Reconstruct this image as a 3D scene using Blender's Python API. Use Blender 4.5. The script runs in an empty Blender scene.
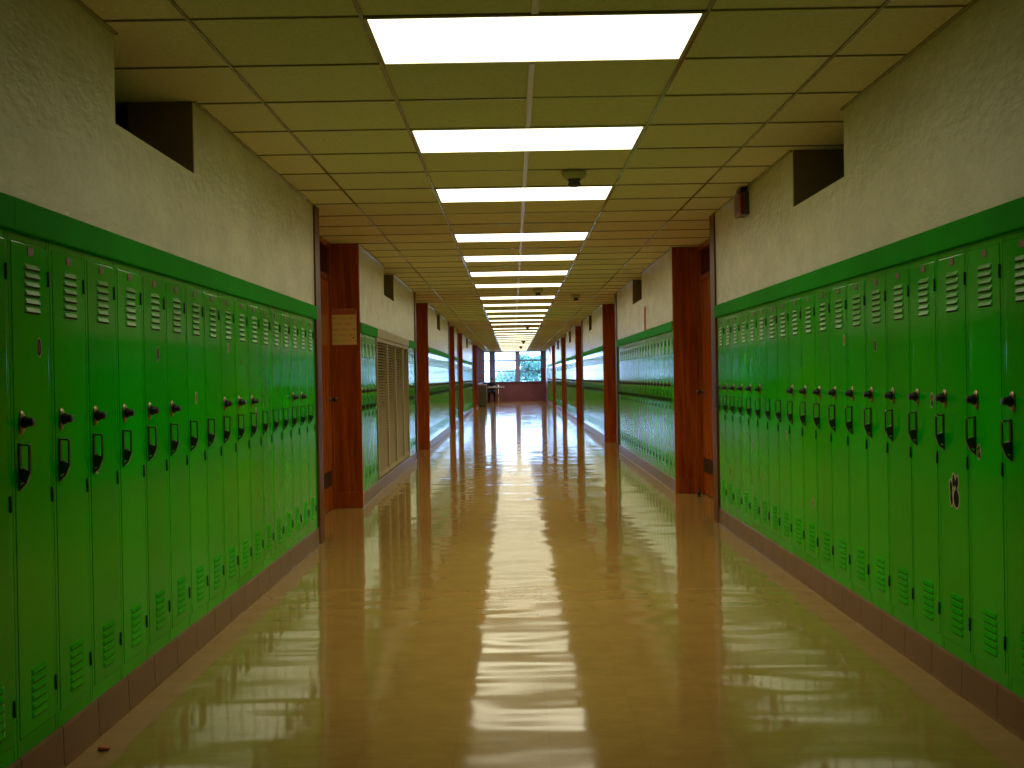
import bpy, bmesh, math, random
from mathutils import Vector, Matrix, noise as mnoise
random.seed(7)
scn = bpy.context.scene
COL = scn.collection
PI = math.pi

# ------------------------------------------------------------------ materials
def new_mat(name):
    m = bpy.data.materials.new(name); m.use_nodes = True
    nt = m.node_tree
    b = nt.nodes['Principled BSDF']
    return m, nt, b

def N(nt, kind, **kw):
    n = nt.nodes.new(kind)
    for k, v in kw.items():
        if k in n.inputs.keys(): n.inputs[k].default_value = v
        else: setattr(n, k, v)
    return n

def coords(nt, scale=(1, 1, 1), rot=(0, 0, 0), world=True):
    if world:
        g = N(nt, 'ShaderNodeNewGeometry'); out = g.outputs['Position']
    else:
        g = N(nt, 'ShaderNodeTexCoord'); out = g.outputs['Object']
    mp = N(nt, 'ShaderNodeMapping'); mp.inputs['Scale'].default_value = scale; mp.inputs['Rotation'].default_value = rot
    nt.links.new(out, mp.inputs['Vector'])
    return mp.outputs['Vector']

def paint(name, col, rough=0.35, metal=0.0, bump=0.0, bscale=60, var=0.08, vscale=3.0, rand=0.0, spec=0.5, scale=(1, 1, 1), coat=0.0, bdist=0.002):
    """solid colour with a little procedural mottling, optional bump and per-object variation"""
    m, nt, b = new_mat(name)
    L = nt.links
    v = coords(nt, scale)
    no = N(nt, 'ShaderNodeTexNoise', Scale=vscale, Detail=4.0)
    L.new(v, no.inputs['Vector'])
    mr = N(nt, 'ShaderNodeMapRange'); mr.inputs['From Min'].default_value = .3; mr.inputs['From Max'].default_value = .7
    mr.inputs['To Min'].default_value = 1 - var; mr.inputs['To Max'].default_value = 1 + var
    L.new(no.outputs['Fac'], mr.inputs['Value'])
    fac = mr.outputs['Result']
    if rand:
        oi = N(nt, 'ShaderNodeObjectInfo')
        m2 = N(nt, 'ShaderNodeMapRange'); m2.inputs['To Min'].default_value = 1 - rand; m2.inputs['To Max'].default_value = 1 + rand
        L.new(oi.outputs['Random'], m2.inputs['Value'])
        mm = N(nt, 'ShaderNodeMath', operation='MULTIPLY'); L.new(fac, mm.inputs[0]); L.new(m2.outputs['Result'], mm.inputs[1]); fac = mm.outputs[0]
    vm = N(nt, 'ShaderNodeVectorMath', operation='SCALE'); vm.inputs[0].default_value = col
    L.new(fac, vm.inputs['Scale']); L.new(vm.outputs['Vector'], b.inputs['Base Color'])
    b.inputs['Roughness'].default_value = rough; b.inputs['Metallic'].default_value = metal
    b.inputs['Specular IOR Level'].default_value = spec
    if coat: b.inputs['Coat Weight'].default_value = coat; b.inputs['Coat Roughness'].default_value = .1
    if bump:
        n2 = N(nt, 'ShaderNodeTexNoise', Scale=bscale, Detail=3.0); L.new(v, n2.inputs['Vector'])
        bp = N(nt, 'ShaderNodeBump', Strength=bump, Distance=bdist); L.new(n2.outputs['Fac'], bp.inputs['Height']); L.new(bp.outputs['Normal'], b.inputs['Normal'])
    return m

def wood(name, dark, light, rough=0.25):
    m, nt, b = new_mat(name); L = nt.links
    v = coords(nt, (14, 14, .9))
    n1 = N(nt, 'ShaderNodeTexNoise', Scale=1.6, Detail=6.0, Distortion=.6); L.new(v, n1.inputs['Vector'])
    v2 = coords(nt, (160, 160, 2.5))
    n2 = N(nt, 'ShaderNodeTexNoise', Scale=1.0, Detail=3.0); L.new(v2, n2.inputs['Vector'])
    mx = N(nt, 'ShaderNodeMath', operation='MULTIPLY_ADD'); mx.inputs[1].default_value = .35
    L.new(n2.outputs['Fac'], mx.inputs[0]); L.new(n1.outputs['Fac'], mx.inputs[2])
    cr = N(nt, 'ShaderNodeValToRGB'); cr.color_ramp.elements[0].position = .4; cr.color_ramp.elements[1].position = .9
    cr.color_ramp.elements[0].color = (*dark, 1); cr.color_ramp.elements[1].color = (*light, 1)
    L.new(mx.outputs[0], cr.inputs['Fac']); L.new(cr.outputs['Color'], b.inputs['Base Color'])
    b.inputs['Roughness'].default_value = rough; b.inputs['Specular IOR Level'].default_value = .25
    bp = N(nt, 'ShaderNodeBump', Strength=.15, Distance=.002); L.new(n2.outputs['Fac'], bp.inputs['Height']); L.new(bp.outputs['Normal'], b.inputs['Normal'])
    return m

def plaster(name, col):
    m, nt, b = new_mat(name); L = nt.links
    v = coords(nt, (1, .5, 1))
    n1 = N(nt, 'ShaderNodeTexNoise', Scale=5.0, Detail=9.0, Roughness=.68); L.new(v, n1.inputs['Vector'])
    cr = N(nt, 'ShaderNodeValToRGB'); cr.color_ramp.elements[0].position = .32; cr.color_ramp.elements[1].position = .68
    cr.color_ramp.elements[0].color = (*[c * .86 for c in col], 1); cr.color_ramp.elements[1].color = (*[min(1, c * 1.10) for c in col], 1)
    L.new(n1.outputs['Fac'], cr.inputs['Fac']); L.new(cr.outputs['Color'], b.inputs['Base Color'])
    b.inputs['Roughness'].default_value = .24
    n2 = N(nt, 'ShaderNodeTexNoise', Scale=26, Detail=6.0, Roughness=.65); L.new(v, n2.inputs['Vector'])
    n3 = N(nt, 'ShaderNodeTexNoise', Scale=7, Detail=2.0); L.new(v, n3.inputs['Vector'])
    ad = N(nt, 'ShaderNodeMath', operation='ADD'); L.new(n2.outputs['Fac'], ad.inputs[0]); L.new(n3.outputs['Fac'], ad.inputs[1])
    bp = N(nt, 'ShaderNodeBump', Strength=.8, Distance=.008); L.new(ad.outputs[0], bp.inputs['Height']); L.new(bp.outputs['Normal'], b.inputs['Normal'])
    return m

def floor_mat():
    m, nt, b = new_mat('vinyl_floor'); L = nt.links
    v = coords(nt)
    n1 = N(nt, 'ShaderNodeTexNoise', Scale=9.0, Detail=6.0, Roughness=.6); L.new(v, n1.inputs['Vector'])
    v2 = coords(nt, (2.2, 14, 1), (0, 0, .5))
    n2 = N(nt, 'ShaderNodeTexNoise', Scale=3.0, Detail=6.0, Roughness=.7, Distortion=1.0); L.new(v2, n2.inputs['Vector'])
    cr = N(nt, 'ShaderNodeValToRGB'); cr.color_ramp.elements[0].position = .25; cr.color_ramp.elements[1].position = .75
    cr.color_ramp.elements[0].color = (.26, .152, .038, 1); cr.color_ramp.elements[1].color = (.38, .232, .066, 1)
    mx = N(nt, 'ShaderNodeMath', operation='MULTIPLY_ADD'); mx.inputs[1].default_value = .5
    L.new(n1.outputs['Fac'], mx.inputs[0])
    hf = N(nt, 'ShaderNodeMath', operation='MULTIPLY'); hf.inputs[1].default_value = .5; L.new(n2.outputs['Fac'], hf.inputs[0]); L.new(hf.outputs[0], mx.inputs[2])
    L.new(mx.outputs[0], cr.inputs['Fac'])
    # 12 inch tiles, each with a slightly different tone and a thin darker joint
    br = N(nt, 'ShaderNodeTexBrick', offset=0.0, squash=1.0)
    br.inputs['Scale'].default_value = 1.0; br.inputs['Mortar Size'].default_value = .0018; br.inputs['Mortar Smooth'].default_value = .3
    br.inputs['Brick Width'].default_value = .3055; br.inputs['Row Height'].default_value = .3055
    br.inputs['Color1'].default_value = (.97, .97, .97, 1); br.inputs['Color2'].default_value = (1.03, 1.03, 1.03, 1); br.inputs['Mortar'].default_value = (.9, .89, .87, 1)
    L.new(v, br.inputs['Vector'])
    mc = N(nt, 'ShaderNodeMix', data_type='RGBA', blend_type='MULTIPLY'); mc.inputs[0].default_value = 1.0
    L.new(cr.outputs['Color'], mc.inputs[6]); L.new(br.outputs['Color'], mc.inputs[7]); L.new(mc.outputs[2], b.inputs['Base Color'])
    # wax wear: roughness patches
    n3 = N(nt, 'ShaderNodeTexNoise', Scale=1.7, Detail=4.0); L.new(v, n3.inputs['Vector'])
    mr = N(nt, 'ShaderNodeMapRange'); mr.inputs['From Min'].default_value = .3; mr.inputs['From Max'].default_value = .7
    mr.inputs['To Min'].default_value = .06; mr.inputs['To Max'].default_value = .095
    L.new(n3.outputs['Fac'], mr.inputs['Value']); L.new(mr.outputs['Result'], b.inputs['Roughness'])
    b.inputs['Specular IOR Level'].default_value = .5
    return m

def ceiling_tile():
    m, nt, b = new_mat('ceiling_tile'); L = nt.links
    v = coords(nt)
    n1 = N(nt, 'ShaderNodeTexNoise', Scale=70, Detail=3.0); L.new(v, n1.inputs['Vector'])
    br = N(nt, 'ShaderNodeTexBrick', offset=0.0, squash=1.0)
    br.inputs['Scale'].default_value = 1.0; br.inputs['Mortar Size'].default_value = .0
    br.inputs['Brick Width'].default_value = .61; br.inputs['Row Height'].default_value = .611
    br.inputs['Color1'].default_value = (.90, .90, .88, 1); br.inputs['Color2'].default_value = (1.04, 1.02, 1.0, 1)
    mp = N(nt, 'ShaderNodeMapping'); mp.inputs['Location'].default_value = (0, -(4.045 % .611), 0); L.new(v, mp.inputs['Vector']); L.new(mp.outputs['Vector'], br.inputs['Vector'])
    cr = N(nt, 'ShaderNodeValToRGB'); cr.color_ramp.elements[0].position = .3; cr.color_ramp.elements[1].position = .7
    cr.color_ramp.elements[0].color = (.74, .68, .48, 1); cr.color_ramp.elements[1].color = (.86, .80, .57, 1)
    L.new(n1.outputs['Fac'], cr.inputs['Fac'])
    mc = N(nt, 'ShaderNodeMix', data_type='RGBA', blend_type='MULTIPLY'); mc.inputs[0].default_value = 1.0
    L.new(cr.outputs['Color'], mc.inputs[6]); L.new(br.outputs['Color'], mc.inputs[7]); L.new(mc.outputs[2], b.inputs['Base Color'])
    b.inputs['Roughness'].default_value = .8; b.inputs['Specular IOR Level'].default_value = .25
    bp = N(nt, 'ShaderNodeBump', Strength=.4, Distance=.002); L.new(n1.outputs['Fac'], bp.inputs['Height']); L.new(bp.outputs['Normal'], b.inputs['Normal'])
    return m

def emit(name, col, strength):
    m, nt, b = new_mat(name)
    b.inputs['Base Color'].default_value = (.8, .8, .78, 1)
    b.inputs['Emission Color'].default_value = (*col, 1); b.inputs['Emission Strength'].default_value = strength
    # prismatic sheet: tiny lattice of pyramids
    vo = N(nt, 'ShaderNodeTexVoronoi', Scale=90.0); nt.links.new(coords(nt), vo.inputs['Vector'])
    bp = N(nt, 'ShaderNodeBump', Strength=.3, Distance=.002); nt.links.new(vo.outputs['Distance'], bp.inputs['Height']); nt.links.new(bp.outputs['Normal'], b.inputs['Normal'])
    return m

def glass_mat():
    m = bpy.data.materials.new('window_glass'); m.use_nodes = True
    nt = m.node_tree; nt.nodes.clear()
    o = N(nt, 'ShaderNodeOutputMaterial'); t = N(nt, 'ShaderNodeBsdfTransparent'); g = N(nt, 'ShaderNodeBsdfGlossy', Roughness=.02)
    t.inputs['Color'].default_value = (.95, .97, .97, 1)
    fr = N(nt, 'ShaderNodeFresnel', IOR=1.45); mx = N(nt, 'ShaderNodeMixShader')
    nt.links.new(fr.outputs[0], mx.inputs[0]); nt.links.new(t.outputs[0], mx.inputs[1]); nt.links.new(g.outputs[0], mx.inputs[2]); nt.links.new(mx.outputs[0], o.inputs['Surface'])
    return m

def leaf_mat(name, col):
    m, nt, b = new_mat(name); L = nt.links
    v = coords(nt)
    n = N(nt, 'ShaderNodeTexNoise', Scale=2.5, Detail=4.0); L.new(v, n.inputs['Vector'])
    cr = N(nt, 'ShaderNodeValToRGB'); cr.color_ramp.elements[0].position = .3; cr.color_ramp.elements[1].position = .7
    cr.color_ramp.elements[0].color = (*[c * .6 for c in col], 1); cr.color_ramp.elements[1].color = (*[min(1, c * 1.4) for c in col], 1)
    L.new(n.outputs['Fac'], cr.inputs['Fac']); L.new(cr.outputs['Color'], b.inputs['Base Color'])
    b.inputs['Roughness'].default_value = .6
    return m

def notice_mat():
    """tan sheet with rows of faint brown handwriting"""
    m, nt, b = new_mat('notice_paper'); L = nt.links
    tc = N(nt, 'ShaderNodeTexCoord')
    mp = N(nt, 'ShaderNodeMapping'); mp.inputs['Scale'].default_value = (60, 1, 18); L.new(tc.outputs['Object'], mp.inputs['Vector'])
    n = N(nt, 'ShaderNodeTexNoise', Scale=1.0, Detail=3.0); L.new(mp.outputs['Vector'], n.inputs['Vector'])
    w = N(nt, 'ShaderNodeTexWave', wave_type='BANDS', bands_direction='Z', Scale=6.0); L.new(tc.outputs['Object'], w.inputs['Vector'])
    mu = N(nt, 'ShaderNodeMath', operation='MULTIPLY'); L.new(n.outputs['Fac'], mu.inputs[0]); L.new(w.outputs['Fac'], mu.inputs[1])
    cr = N(nt, 'ShaderNodeValToRGB'); cr.color_ramp.elements[0].position = .35; cr.color_ramp.elements[1].position = .6
    cr.color_ramp.elements[0].color = (.90, .64, .20, 1); cr.color_ramp.elements[1].color = (.66, .42, .12, 1)
    L.new(mu.outputs[0], cr.inputs['Fac']); L.new(cr.outputs['Color'], b.inputs['Base Color'])
    b.inputs['Roughness'].default_value = .6
    return m

M = {}
M['floor'] = floor_mat()
M['plaster'] = plaster('plaster_wall', (.68, .64, .40))
M['tile'] = ceiling_tile()
M['jamb_shade'] = paint('shaded_opening_side', (.20, .14, .075), .7)  # darker brown carries the shade on the openings' unlit sides
M['hollow'] = paint('shaded_hollow', (.02, .015, .012), .9)  # near-black stands in for shade in the hollows and behind slats
M['tbar_dark'] = paint('ceiling_bar_aged', (.22, .18, .09), .2, spec=.7)
M['tbar_light'] = paint('ceiling_bar_clean_and_glint', (.62, .58, .46), .35)
M['tbar_mid'] = paint('ceiling_angle_paint', (.30, .25, .14), .15, spec=.8)
M['green'] = paint('green_enamel', (.004, .43, .001), .11, bump=.12, bscale=18, var=.06, rand=.10, spec=.28, bdist=.003)
M['green_louver'] = paint('green_enamel_rubbed', (.02, .43, .01), .26, var=.06, spec=.9)
M['green_trim'] = paint('green_trim_enamel', (.006, .34, .001), .5, bump=.1, bscale=14, var=.08, spec=.02, bdist=.003)
M['dark'] = paint('dark_recess', (.006, .012, .004), .7)
M['steel'] = paint('aged_nickel', (.34, .25, .16), .3, metal=.9)
M['handle'] = paint('dark_bronze', (.085, .062, .045), .3, metal=.7)
M['black'] = paint('black_plastic', (.008, .006, .010), .4)
M['plate'] = paint('brown_number_plate', (.16, .06, .035), .4)
M['chrome'] = paint('bright_metal', (.7, .66, .6), .2, metal=1.0)
M['sticker_white'] = paint('sticker_cream', (.52, .46, .30), .45)
M['sticker_dark'] = paint('sticker_black', (.005, .004, .006), .6, spec=.1)
M['sticker_red'] = paint('sticker_maroon', (.15, .03, .015), .5, spec=.2)
M['wood'] = wood('red_brown_wood', (.19, .03, .003), (.48, .108, .011), .2)
M['wood_dark'] = wood('dark_wood_post', (.07, .011, .002), (.17, .034, .004), .4)
M['wood_door'] = wood('door_wood', (.20, .036, .004), (.46, .11, .013), .25)
M['base'] = paint('brown_base_tile', (.20, .088, .045), .3, var=.12, vscale=6, bump=.1, bscale=30)
M['joint'] = paint('base_joint', (.03, .014, .008), .8)
M['tan'] = paint('tan_louver_paint', (.27, .18, .05), .45, var=.08, spec=.15)
M['tan_light'] = paint('tan_frame_paint', (.42, .33, .15), .4, spec=.2)
M['maroon'] = paint('maroon_tile_wall', (.17, .05, .085), .4, var=.12, vscale=5, bump=.1)
M['frame_metal'] = paint('grey_violet_window_metal', (.20, .19, .42), .4)
M['glass'] = glass_mat()
M['dark_glass'] = paint('dark_transom_glass', (.012, .008, .008), .08)
M['red'] = paint('fire_red', (.20, .004, .008), .35)
M['grey'] = paint('grey_metal', (.06, .05, .045), .4)
M['cream'] = paint('cream_plastic', (.45, .40, .20), .45)
M['fixture'] = paint('fixture_rim', (.42, .37, .22), .35)
M['lens'] = emit('lit_diffuser', (1.0, .94, .66), 3.4)
M['lens_dim'] = emit('lit_diffuser_dimmed', (1.0, .94, .66), 2.7)  # dimmer copy for the first fitting, imitating lens vignetting
M['notice'] = notice_mat()
M['notice_red'] = paint('notice_red_band', (.50, .12, .05), .6)
M['notice_back'] = paint('notice_underlying_sheet', (.80, .52, .18), .6)
M['olive'] = paint('olive_grey_metal', (.075, .07, .05), .45)
M['pale'] = paint('pale_laminate', (.6, .55, .55), .35)
M['navy'] = paint('navy_cloth', (.012, .011, .035), .85)
M['skin'] = paint('skin', (.30, .16, .10), .5)
M['hair'] = paint('dark_hair', (.008, .006, .010), .5)
M['white'] = paint('white_plastic', (.75, .75, .75), .35)
M['orange'] = paint('orange_paper', (.45, .10, .03), .6)
M['lawn'] = paint('pale_pavement', (.42, .44, .40), .8, vscale=.6)
M['bark'] = paint('bark', (.10, .07, .05), .9, bump=.6, bscale=20)
M['leaf_a'] = leaf_mat('leaf_blue_green', (.10, .26, .20))
M['leaf_b'] = leaf_mat('leaf_pale_green', (.26, .42, .34))

# ------------------------------------------------------------------ mesh builder
class MB:
    def __init__(s): s.bm = bmesh.new(); s.mats = []
    def mi(s, m):
        if m not in s.mats: s.mats.append(m)
        return s.mats.index(m)
    def box(s, x0, x1, y0, y1, z0, z1, m, bevel=0.0):
        i = s.mi(m); bm = s.bm
        r = bmesh.ops.create_cube(bm, size=1.0)
        for v in r['verts']:
            v.co = Vector(((x0 + x1) / 2 + v.co.x * (x1 - x0), (y0 + y1) / 2 + v.co.y * (y1 - y0), (z0 + z1) / 2 + v.co.z * (z1 - z0)))
        fs = {f for v in r['verts'] for f in v.link_faces}
        if bevel:
            es = list({e for v in r['verts'] for e in v.link_edges})
            rr = bmesh.ops.bevel(bm, geom=es, offset=bevel, segments=2, profile=.7, affect='EDGES')
            fs |= set(rr['faces'])
        for f in fs:
            if f.is_valid: f.material_index = i
        return s
    def prism(s, pts, axis, a0, a1, m):
        """closed 2-D outline PTS swept along AXIS ('x','y','z') from a0 to a1; pts are the other two coordinates in order"""
        i = s.mi(m); bm = s.bm
        def P(a, p):
            return {'x': (a, p[0], p[1]), 'y': (p[0], a, p[1]), 'z': (p[0], p[1], a)}[axis]
        A = [bm.verts.new(P(a0, p)) for p in pts]; B = [bm.verts.new(P(a1, p)) for p in pts]
        n = len(pts); fs = [bm.faces.new(A), bm.faces.new(list(reversed(B)))]
        for k in range(n): fs.append(bm.faces.new((A[k], B[k], B[(k + 1) % n], A[(k + 1) % n])))
        for f in fs: f.material_index = i
        bmesh.ops.recalc_face_normals(bm, faces=fs)
        return s
    def lathe(s, prof, m, axis='z', o=(0, 0, 0), seg=20, smooth=True, sx=1.0, sy=1.0):
        """prof: (radius, height) pairs; closes at radius 0"""
        i = s.mi(m); bm = s.bm; rings = []
        def T(x, y, z):
            x *= sx; y *= sy
            return Vector(o) + Vector({'z': (x, y, z), 'y': (x, z, y), 'x': (z, x, y)}[axis])
        for r, h in prof:
            if r <= 1e-6: rings.append([bm.verts.new(T(0, 0, h))])
            else: rings.append([bm.verts.new(T(r * math.cos(2 * PI * k / seg), r * math.sin(2 * PI * k / seg), h)) for k in range(seg)])
        fs = []
        for a, b in zip(rings, rings[1:]):
            for k in range(seg):
                k2 = (k + 1) % seg
                if len(a) == 1 and len(b) == 1: continue
                if len(a) == 1: fs.append(bm.faces.new((a[0], b[k], b[k2])))
                elif len(b) == 1: fs.append(bm.faces.new((a[k], b[0], a[k2])))
                else: fs.append(bm.faces.new((a[k], b[k], b[k2], a[k2])))
        for f in fs: f.material_index = i; f.smooth = smooth
        bmesh.ops.recalc_face_normals(bm, faces=fs)
        return s
    def tube(s, pts, r, m, seg=8):
        i = s.mi(m); bm = s.bm; rings = []
        pts = [Vector(p) for p in pts]
        for k, p in enumerate(pts):
            d = (pts[min(k + 1, len(pts) - 1)] - pts[max(k - 1, 0)]).normalized()
            a = d.orthogonal().normalized(); b = d.cross(a)
            if rings:
                pa = (rings[-1][0].co - pts[k - 1]); pa = (pa - d * pa.dot(d)).normalized(); a = pa; b = d.cross(a)
            rr = r[k] if isinstance(r, (list, tuple)) else r
            rings.append([bm.verts.new(p + (a * math.cos(2 * PI * j / seg) + b * math.sin(2 * PI * j / seg)) * rr) for j in range(seg)])
        fs = []
        for a, b in zip(rings, rings[1:]):
            for j in range(seg): fs.append(bm.faces.new((a[j], a[(j + 1) % seg], b[(j + 1) % seg], b[j])))
        fs.append(bm.faces.new(list(reversed(rings[0])))); fs.append(bm.faces.new(rings[-1]))
        for f in fs: f.material_index = i; f.smooth = True
        bmesh.ops.recalc_face_normals(bm, faces=fs)
        return s
    def poly(s, pts, m):
        f = s.bm.faces.new([s.bm.verts.new(p) for p in pts]); f.material_index = s.mi(m); return s
    def build(s, name, parent=None, loc=None):
        me = bpy.data.meshes.new(name); s.bm.to_mesh(me); s.bm.free()
        for m in s.mats: me.materials.append(m)
        o = bpy.data.objects.new(name, me); COL.objects.link(o)
        if parent: o.parent = parent
        if loc: o.location = loc
        return o

def tag(o, label=None, cat=None, group=None, kind=None):
    if label: o['label'] = label
    if cat: o['category'] = cat
    if group: o['group'] = group
    if kind: o['kind'] = kind
    return o

def thing(name, label, cat, loc=(0, 0, 0), rz=0, group=None):
    o = bpy.data.objects.new(name, None); COL.objects.link(o)
    o.location = loc; o.rotation_euler = (0, 0, rz); o.empty_display_size = .1
    return tag(o, label, cat, group)

ORD = ['zeroth', 'first', 'second', 'third', 'fourth', 'fifth', 'sixth', 'seventh', 'eighth', 'ninth', 'tenth', 'eleventh', 'twelfth', 'thirteenth', 'fourteenth', 'fifteenth', 'sixteenth', 'seventeenth', 'eighteenth', 'nineteenth', 'twentieth', 'twenty-first', 'twenty-second', 'twenty-third', 'twenty-fourth', 'twenty-fifth', 'twenty-sixth', 'twenty-seventh', 'twenty-eighth', 'twenty-ninth', 'thirtieth', 'thirty-first', 'thirty-second']

# ------------------------------------------------------------------ dimensions
W = 1.534; C = 2.474; TOP = 2.56; Y0, Y1 = -1.6, 56.5
D = 1.81                      # plane of the doors in the recesses
P = .2944                     # locker pitch
FB, FT = 1.645, 1.740         # green fascia strip
NB = 2.15                     # sill of the high openings
# recesses (casing start, recess start, recess end) and high openings per side
REC = {-1: [(8.36, 8.56, 10.75), (16.88, 17.10, 19.45), (25.85, 26.07, 28.25), (30.03, 30.25, 32.8), (40.85, 41.1, 44.9)],
       1: [(9.15, 9.35, 11.55), (17.80, 18.05, 20.5), (26.55, 26.80, 29.4), (34.95, 35.18, 38.0), (43.60, 43.85, 47.05)]}
NICHE = {-1: [(4.19, 5.23), (12.94, 14.02), (21.98, 22.95), (35.8, 37.1)],
         1: [(5.6, 6.62), (14.36, 15.45), (23.45, 24.35), (31.8, 32.85), (40.1, 41.5), (49.0, 50.2)]}

def sbox(mb, s, xa, xb, y0, y1, z0, z1, m, bevel=0.0):
    """box between wall-depths xa<xb measured outwards from the corridor's middle, on side s"""
    x0, x1 = sorted((s * xa, s * xb)); mb.box(x0, x1, y0, y1, z0, z1, m, bevel)

# ------------------------------------------------------------------ floor, ceiling, walls
def make_floor():
    # one slab whose waxed top carries real, sub-millimetre waves
    xs = [-2.0 + 4.0 * i / 64 for i in range(65)]
    ys = []; y = Y0
    while y < Y1 + .3: ys.append(y); y += .045 if y < 14 else .075
    ys.append(Y1 + .3)
    nz = mnoise.noise; vs = []; fs = []; nx = len(xs)
    for y in ys:
        for x in xs:
            h = .0018 * nz((x / .50, y / .17, 1.7)) + .0018 * nz((x / .9, y / .47, 9.1)) + .0007 * nz((x / .22, y / .095, 4.4))
            vs.append((x, y, h - .0004))
    for j in range(len(ys) - 1):
        for i in range(nx - 1):
            a = j * nx + i; fs.append((a, a + 1, a + nx + 1, a + nx))
    b = len(vs); x0, x1, y0, y1 = xs[0], xs[-1], ys[0], ys[-1]
    vs += [(x0, y0, -.1), (x1, y0, -.1), (x1, y1, -.1), (x0, y1, -.1)]; fs.append((b, b + 3, b + 2, b + 1))
    me = bpy.data.meshes.new('floor'); me.from_pydata(vs, [], fs); me.materials.append(M['floor'])
    me.polygons.foreach_set('use_smooth', [True] * len(me.polygons))
    o = bpy.data.objects.new('floor', me); COL.objects.link(o); return tag(o, kind='structure')
make_floor()

TP = .611; YT = 4.045
KS = [0, 3, 6, 10, 13, 16, 19, 23, 26, 29, 32, 35, 38, 42, 45, 48, 51, 54, 57, 60, 63, 66, 69, 72, 75, 78, 81, 84]
mb = MB()
mb.box(-2.7, -.61, Y0, Y1 + .3, C + .006, TOP, M['tile']); mb.box(.61, 2.7, Y0, Y1 + .3, C + .006, TOP, M['tile'])
prev = Y0
for k in KS:
    a = YT + k * TP
    mb.box(-.61, .61, prev, a, C + .006, TOP, M['tile']); prev = a + TP
mb.box(-.61, .61, prev, Y1 + .3, C + .006, TOP, M['tile'])
ceil = tag(mb.build('ceiling'), kind='structure')
mb = MB(); Z0, Z1 = C - .001, C + .008
for x, wd, m in ((-.61, .008, 'tbar_mid'), (.61, .008, 'tbar_mid'), (-1.22, .006, 'tbar_dark'), (1.22, .006, 'tbar_dark')):
    mb.box(x - wd, x + wd, Y0, Y1, Z0, Z1, M[m])
prev = Y0
for k in KS:
    a = YT + k * TP
    mb.box(-.013, .013, prev, a - .012, Z0 - .001, Z1, M['tbar_light']); prev = a + TP + .012
mb.box(-.013, .013, prev, Y1, Z0 - .001, Z1, M['tbar_light'])
n = int((Y0 - YT) / TP)
while YT + n * TP < Y1:
    y = YT + n * TP
    for xa, xb in ((-1.86, -1.227), (-1.213, -.62), (-.6, -.014), (.014, .6), (.62, 1.213), (1.227, 1.86)):
        glint = abs(xa) < .61 and random.random() < .35  # random pale bars imitate glints off the lit bar edges
        w2 = .005 if glint else .0033
        mb.box(xa, xb, y - w2, y + w2, Z0 + .001, Z1, M['tbar_light'] if glint else M['tbar_dark'])
    n += 1
for sx in (-1, 1):                                                  # painted angle where the ceiling meets the walls
    gaps = sorted(NICHE[sx] + [(r0, r1) for c0, r0, r1 in REC[sx]]); a = Y0
    for u, v in gaps + [(Y1, Y1)]:
        mb.box(min(sx * (W - .016), sx * W), max(sx * (W - .016), sx * W), a, u, Z0 - .001, Z1, M['tbar_mid']); a = v
g = mb.build('ceiling_grid', ceil)

def build_wall(s, name):
    mb = MB(); pl = M['plaster']
    sbox(mb, s, D, D + .06, Y0, Y1, 0, NB, pl)                       # outer skin behind lockers and doors
    segs = []; a = Y0
    for c0, r0, r1 in REC[s]:
        segs.append((a, c0)); a = r1 + .04
    segs.append((a, Y1))
    for c0, r0, r1 in REC[s]: sbox(mb, s, D, D + .06, c0 - .2, r1 + .3, NB, TOP, pl)
    for a, b in segs:
        sbox(mb, s, W, D, a, b, FT - .02, NB, pl)
        ns = [n for n in NICHE[s] if a < n[0] < b]
        cuts = [a] + [v for n in ns for v in n] + [b]
        for u, v in zip(cuts[::2], cuts[1::2]): sbox(mb, s, W, D, u, v, NB, TOP, pl)
        for n0, n1 in ns:                                            # liners and hollow coloured dark to carry each high opening's shade
            for u, v in ((n0 - .001, n0 + .006), (n1 - .006, n1 + .001)): sbox(mb, s, W + .004, D + .02, u, v, NB - .01, C + .005, M['jamb_shade'])
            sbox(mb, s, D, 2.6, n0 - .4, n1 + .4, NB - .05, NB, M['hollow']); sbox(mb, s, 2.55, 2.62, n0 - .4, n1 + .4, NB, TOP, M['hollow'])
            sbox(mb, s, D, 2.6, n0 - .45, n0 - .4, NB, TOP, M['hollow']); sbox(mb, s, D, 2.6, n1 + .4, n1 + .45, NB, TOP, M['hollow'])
        if b < Y1 - .1: sbox(mb, s, W + .02, D, b - .03, b, 0, FT, pl)
        if a > 0: sbox(mb, s, W + .02, D, a, a + .02, 0, FT, pl)
    return tag(mb.build(name), kind='structure'), segs
wl, SEG_L = build_wall(-1, 'wall_left')
wr, SEG_R = build_wall(1, 'wall_right')
mb = MB(); mb.box(-2.0, 2.0, Y0 - .1, Y0, 0, TOP, M['plaster']); tag(mb.build('wall_back'), kind='structure')

# ------------------------------------------------------------------ base tile, fascia strips, wood casings, doors
def baseboard(s, name, segs, ends):
    mb = MB()
    for (a, b) in segs:
        a2 = a
        y = a
        while y < b - .01:
            e = min(y + .3055, b)
            x0, x1 = W - .004, W + .05
            pts = [(s * x1, 0), (s * (W - .012), 0), (s * (W - .006), .012), (s * (W - .004), .12), (s * (W + .002), .13), (s * x1, .13)]
            mb.prism(pts, 'y', y + .002, e - .002, M['base'])
            y = e
        sbox(mb, s, W + .003, W + .04, a, b, 0, .125, M['joint'])
    return tag(mb.build(name), kind='structure')
baseboard(-1, 'baseboard_left', SEG_L, None); baseboard(1, 'baseboard_right', SEG_R, None)

ntrim = [0]
def trim(mb):
    ntrim[0] += 1
    return tag(mb.build('trim_%d' % ntrim[0]), kind='structure')

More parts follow.
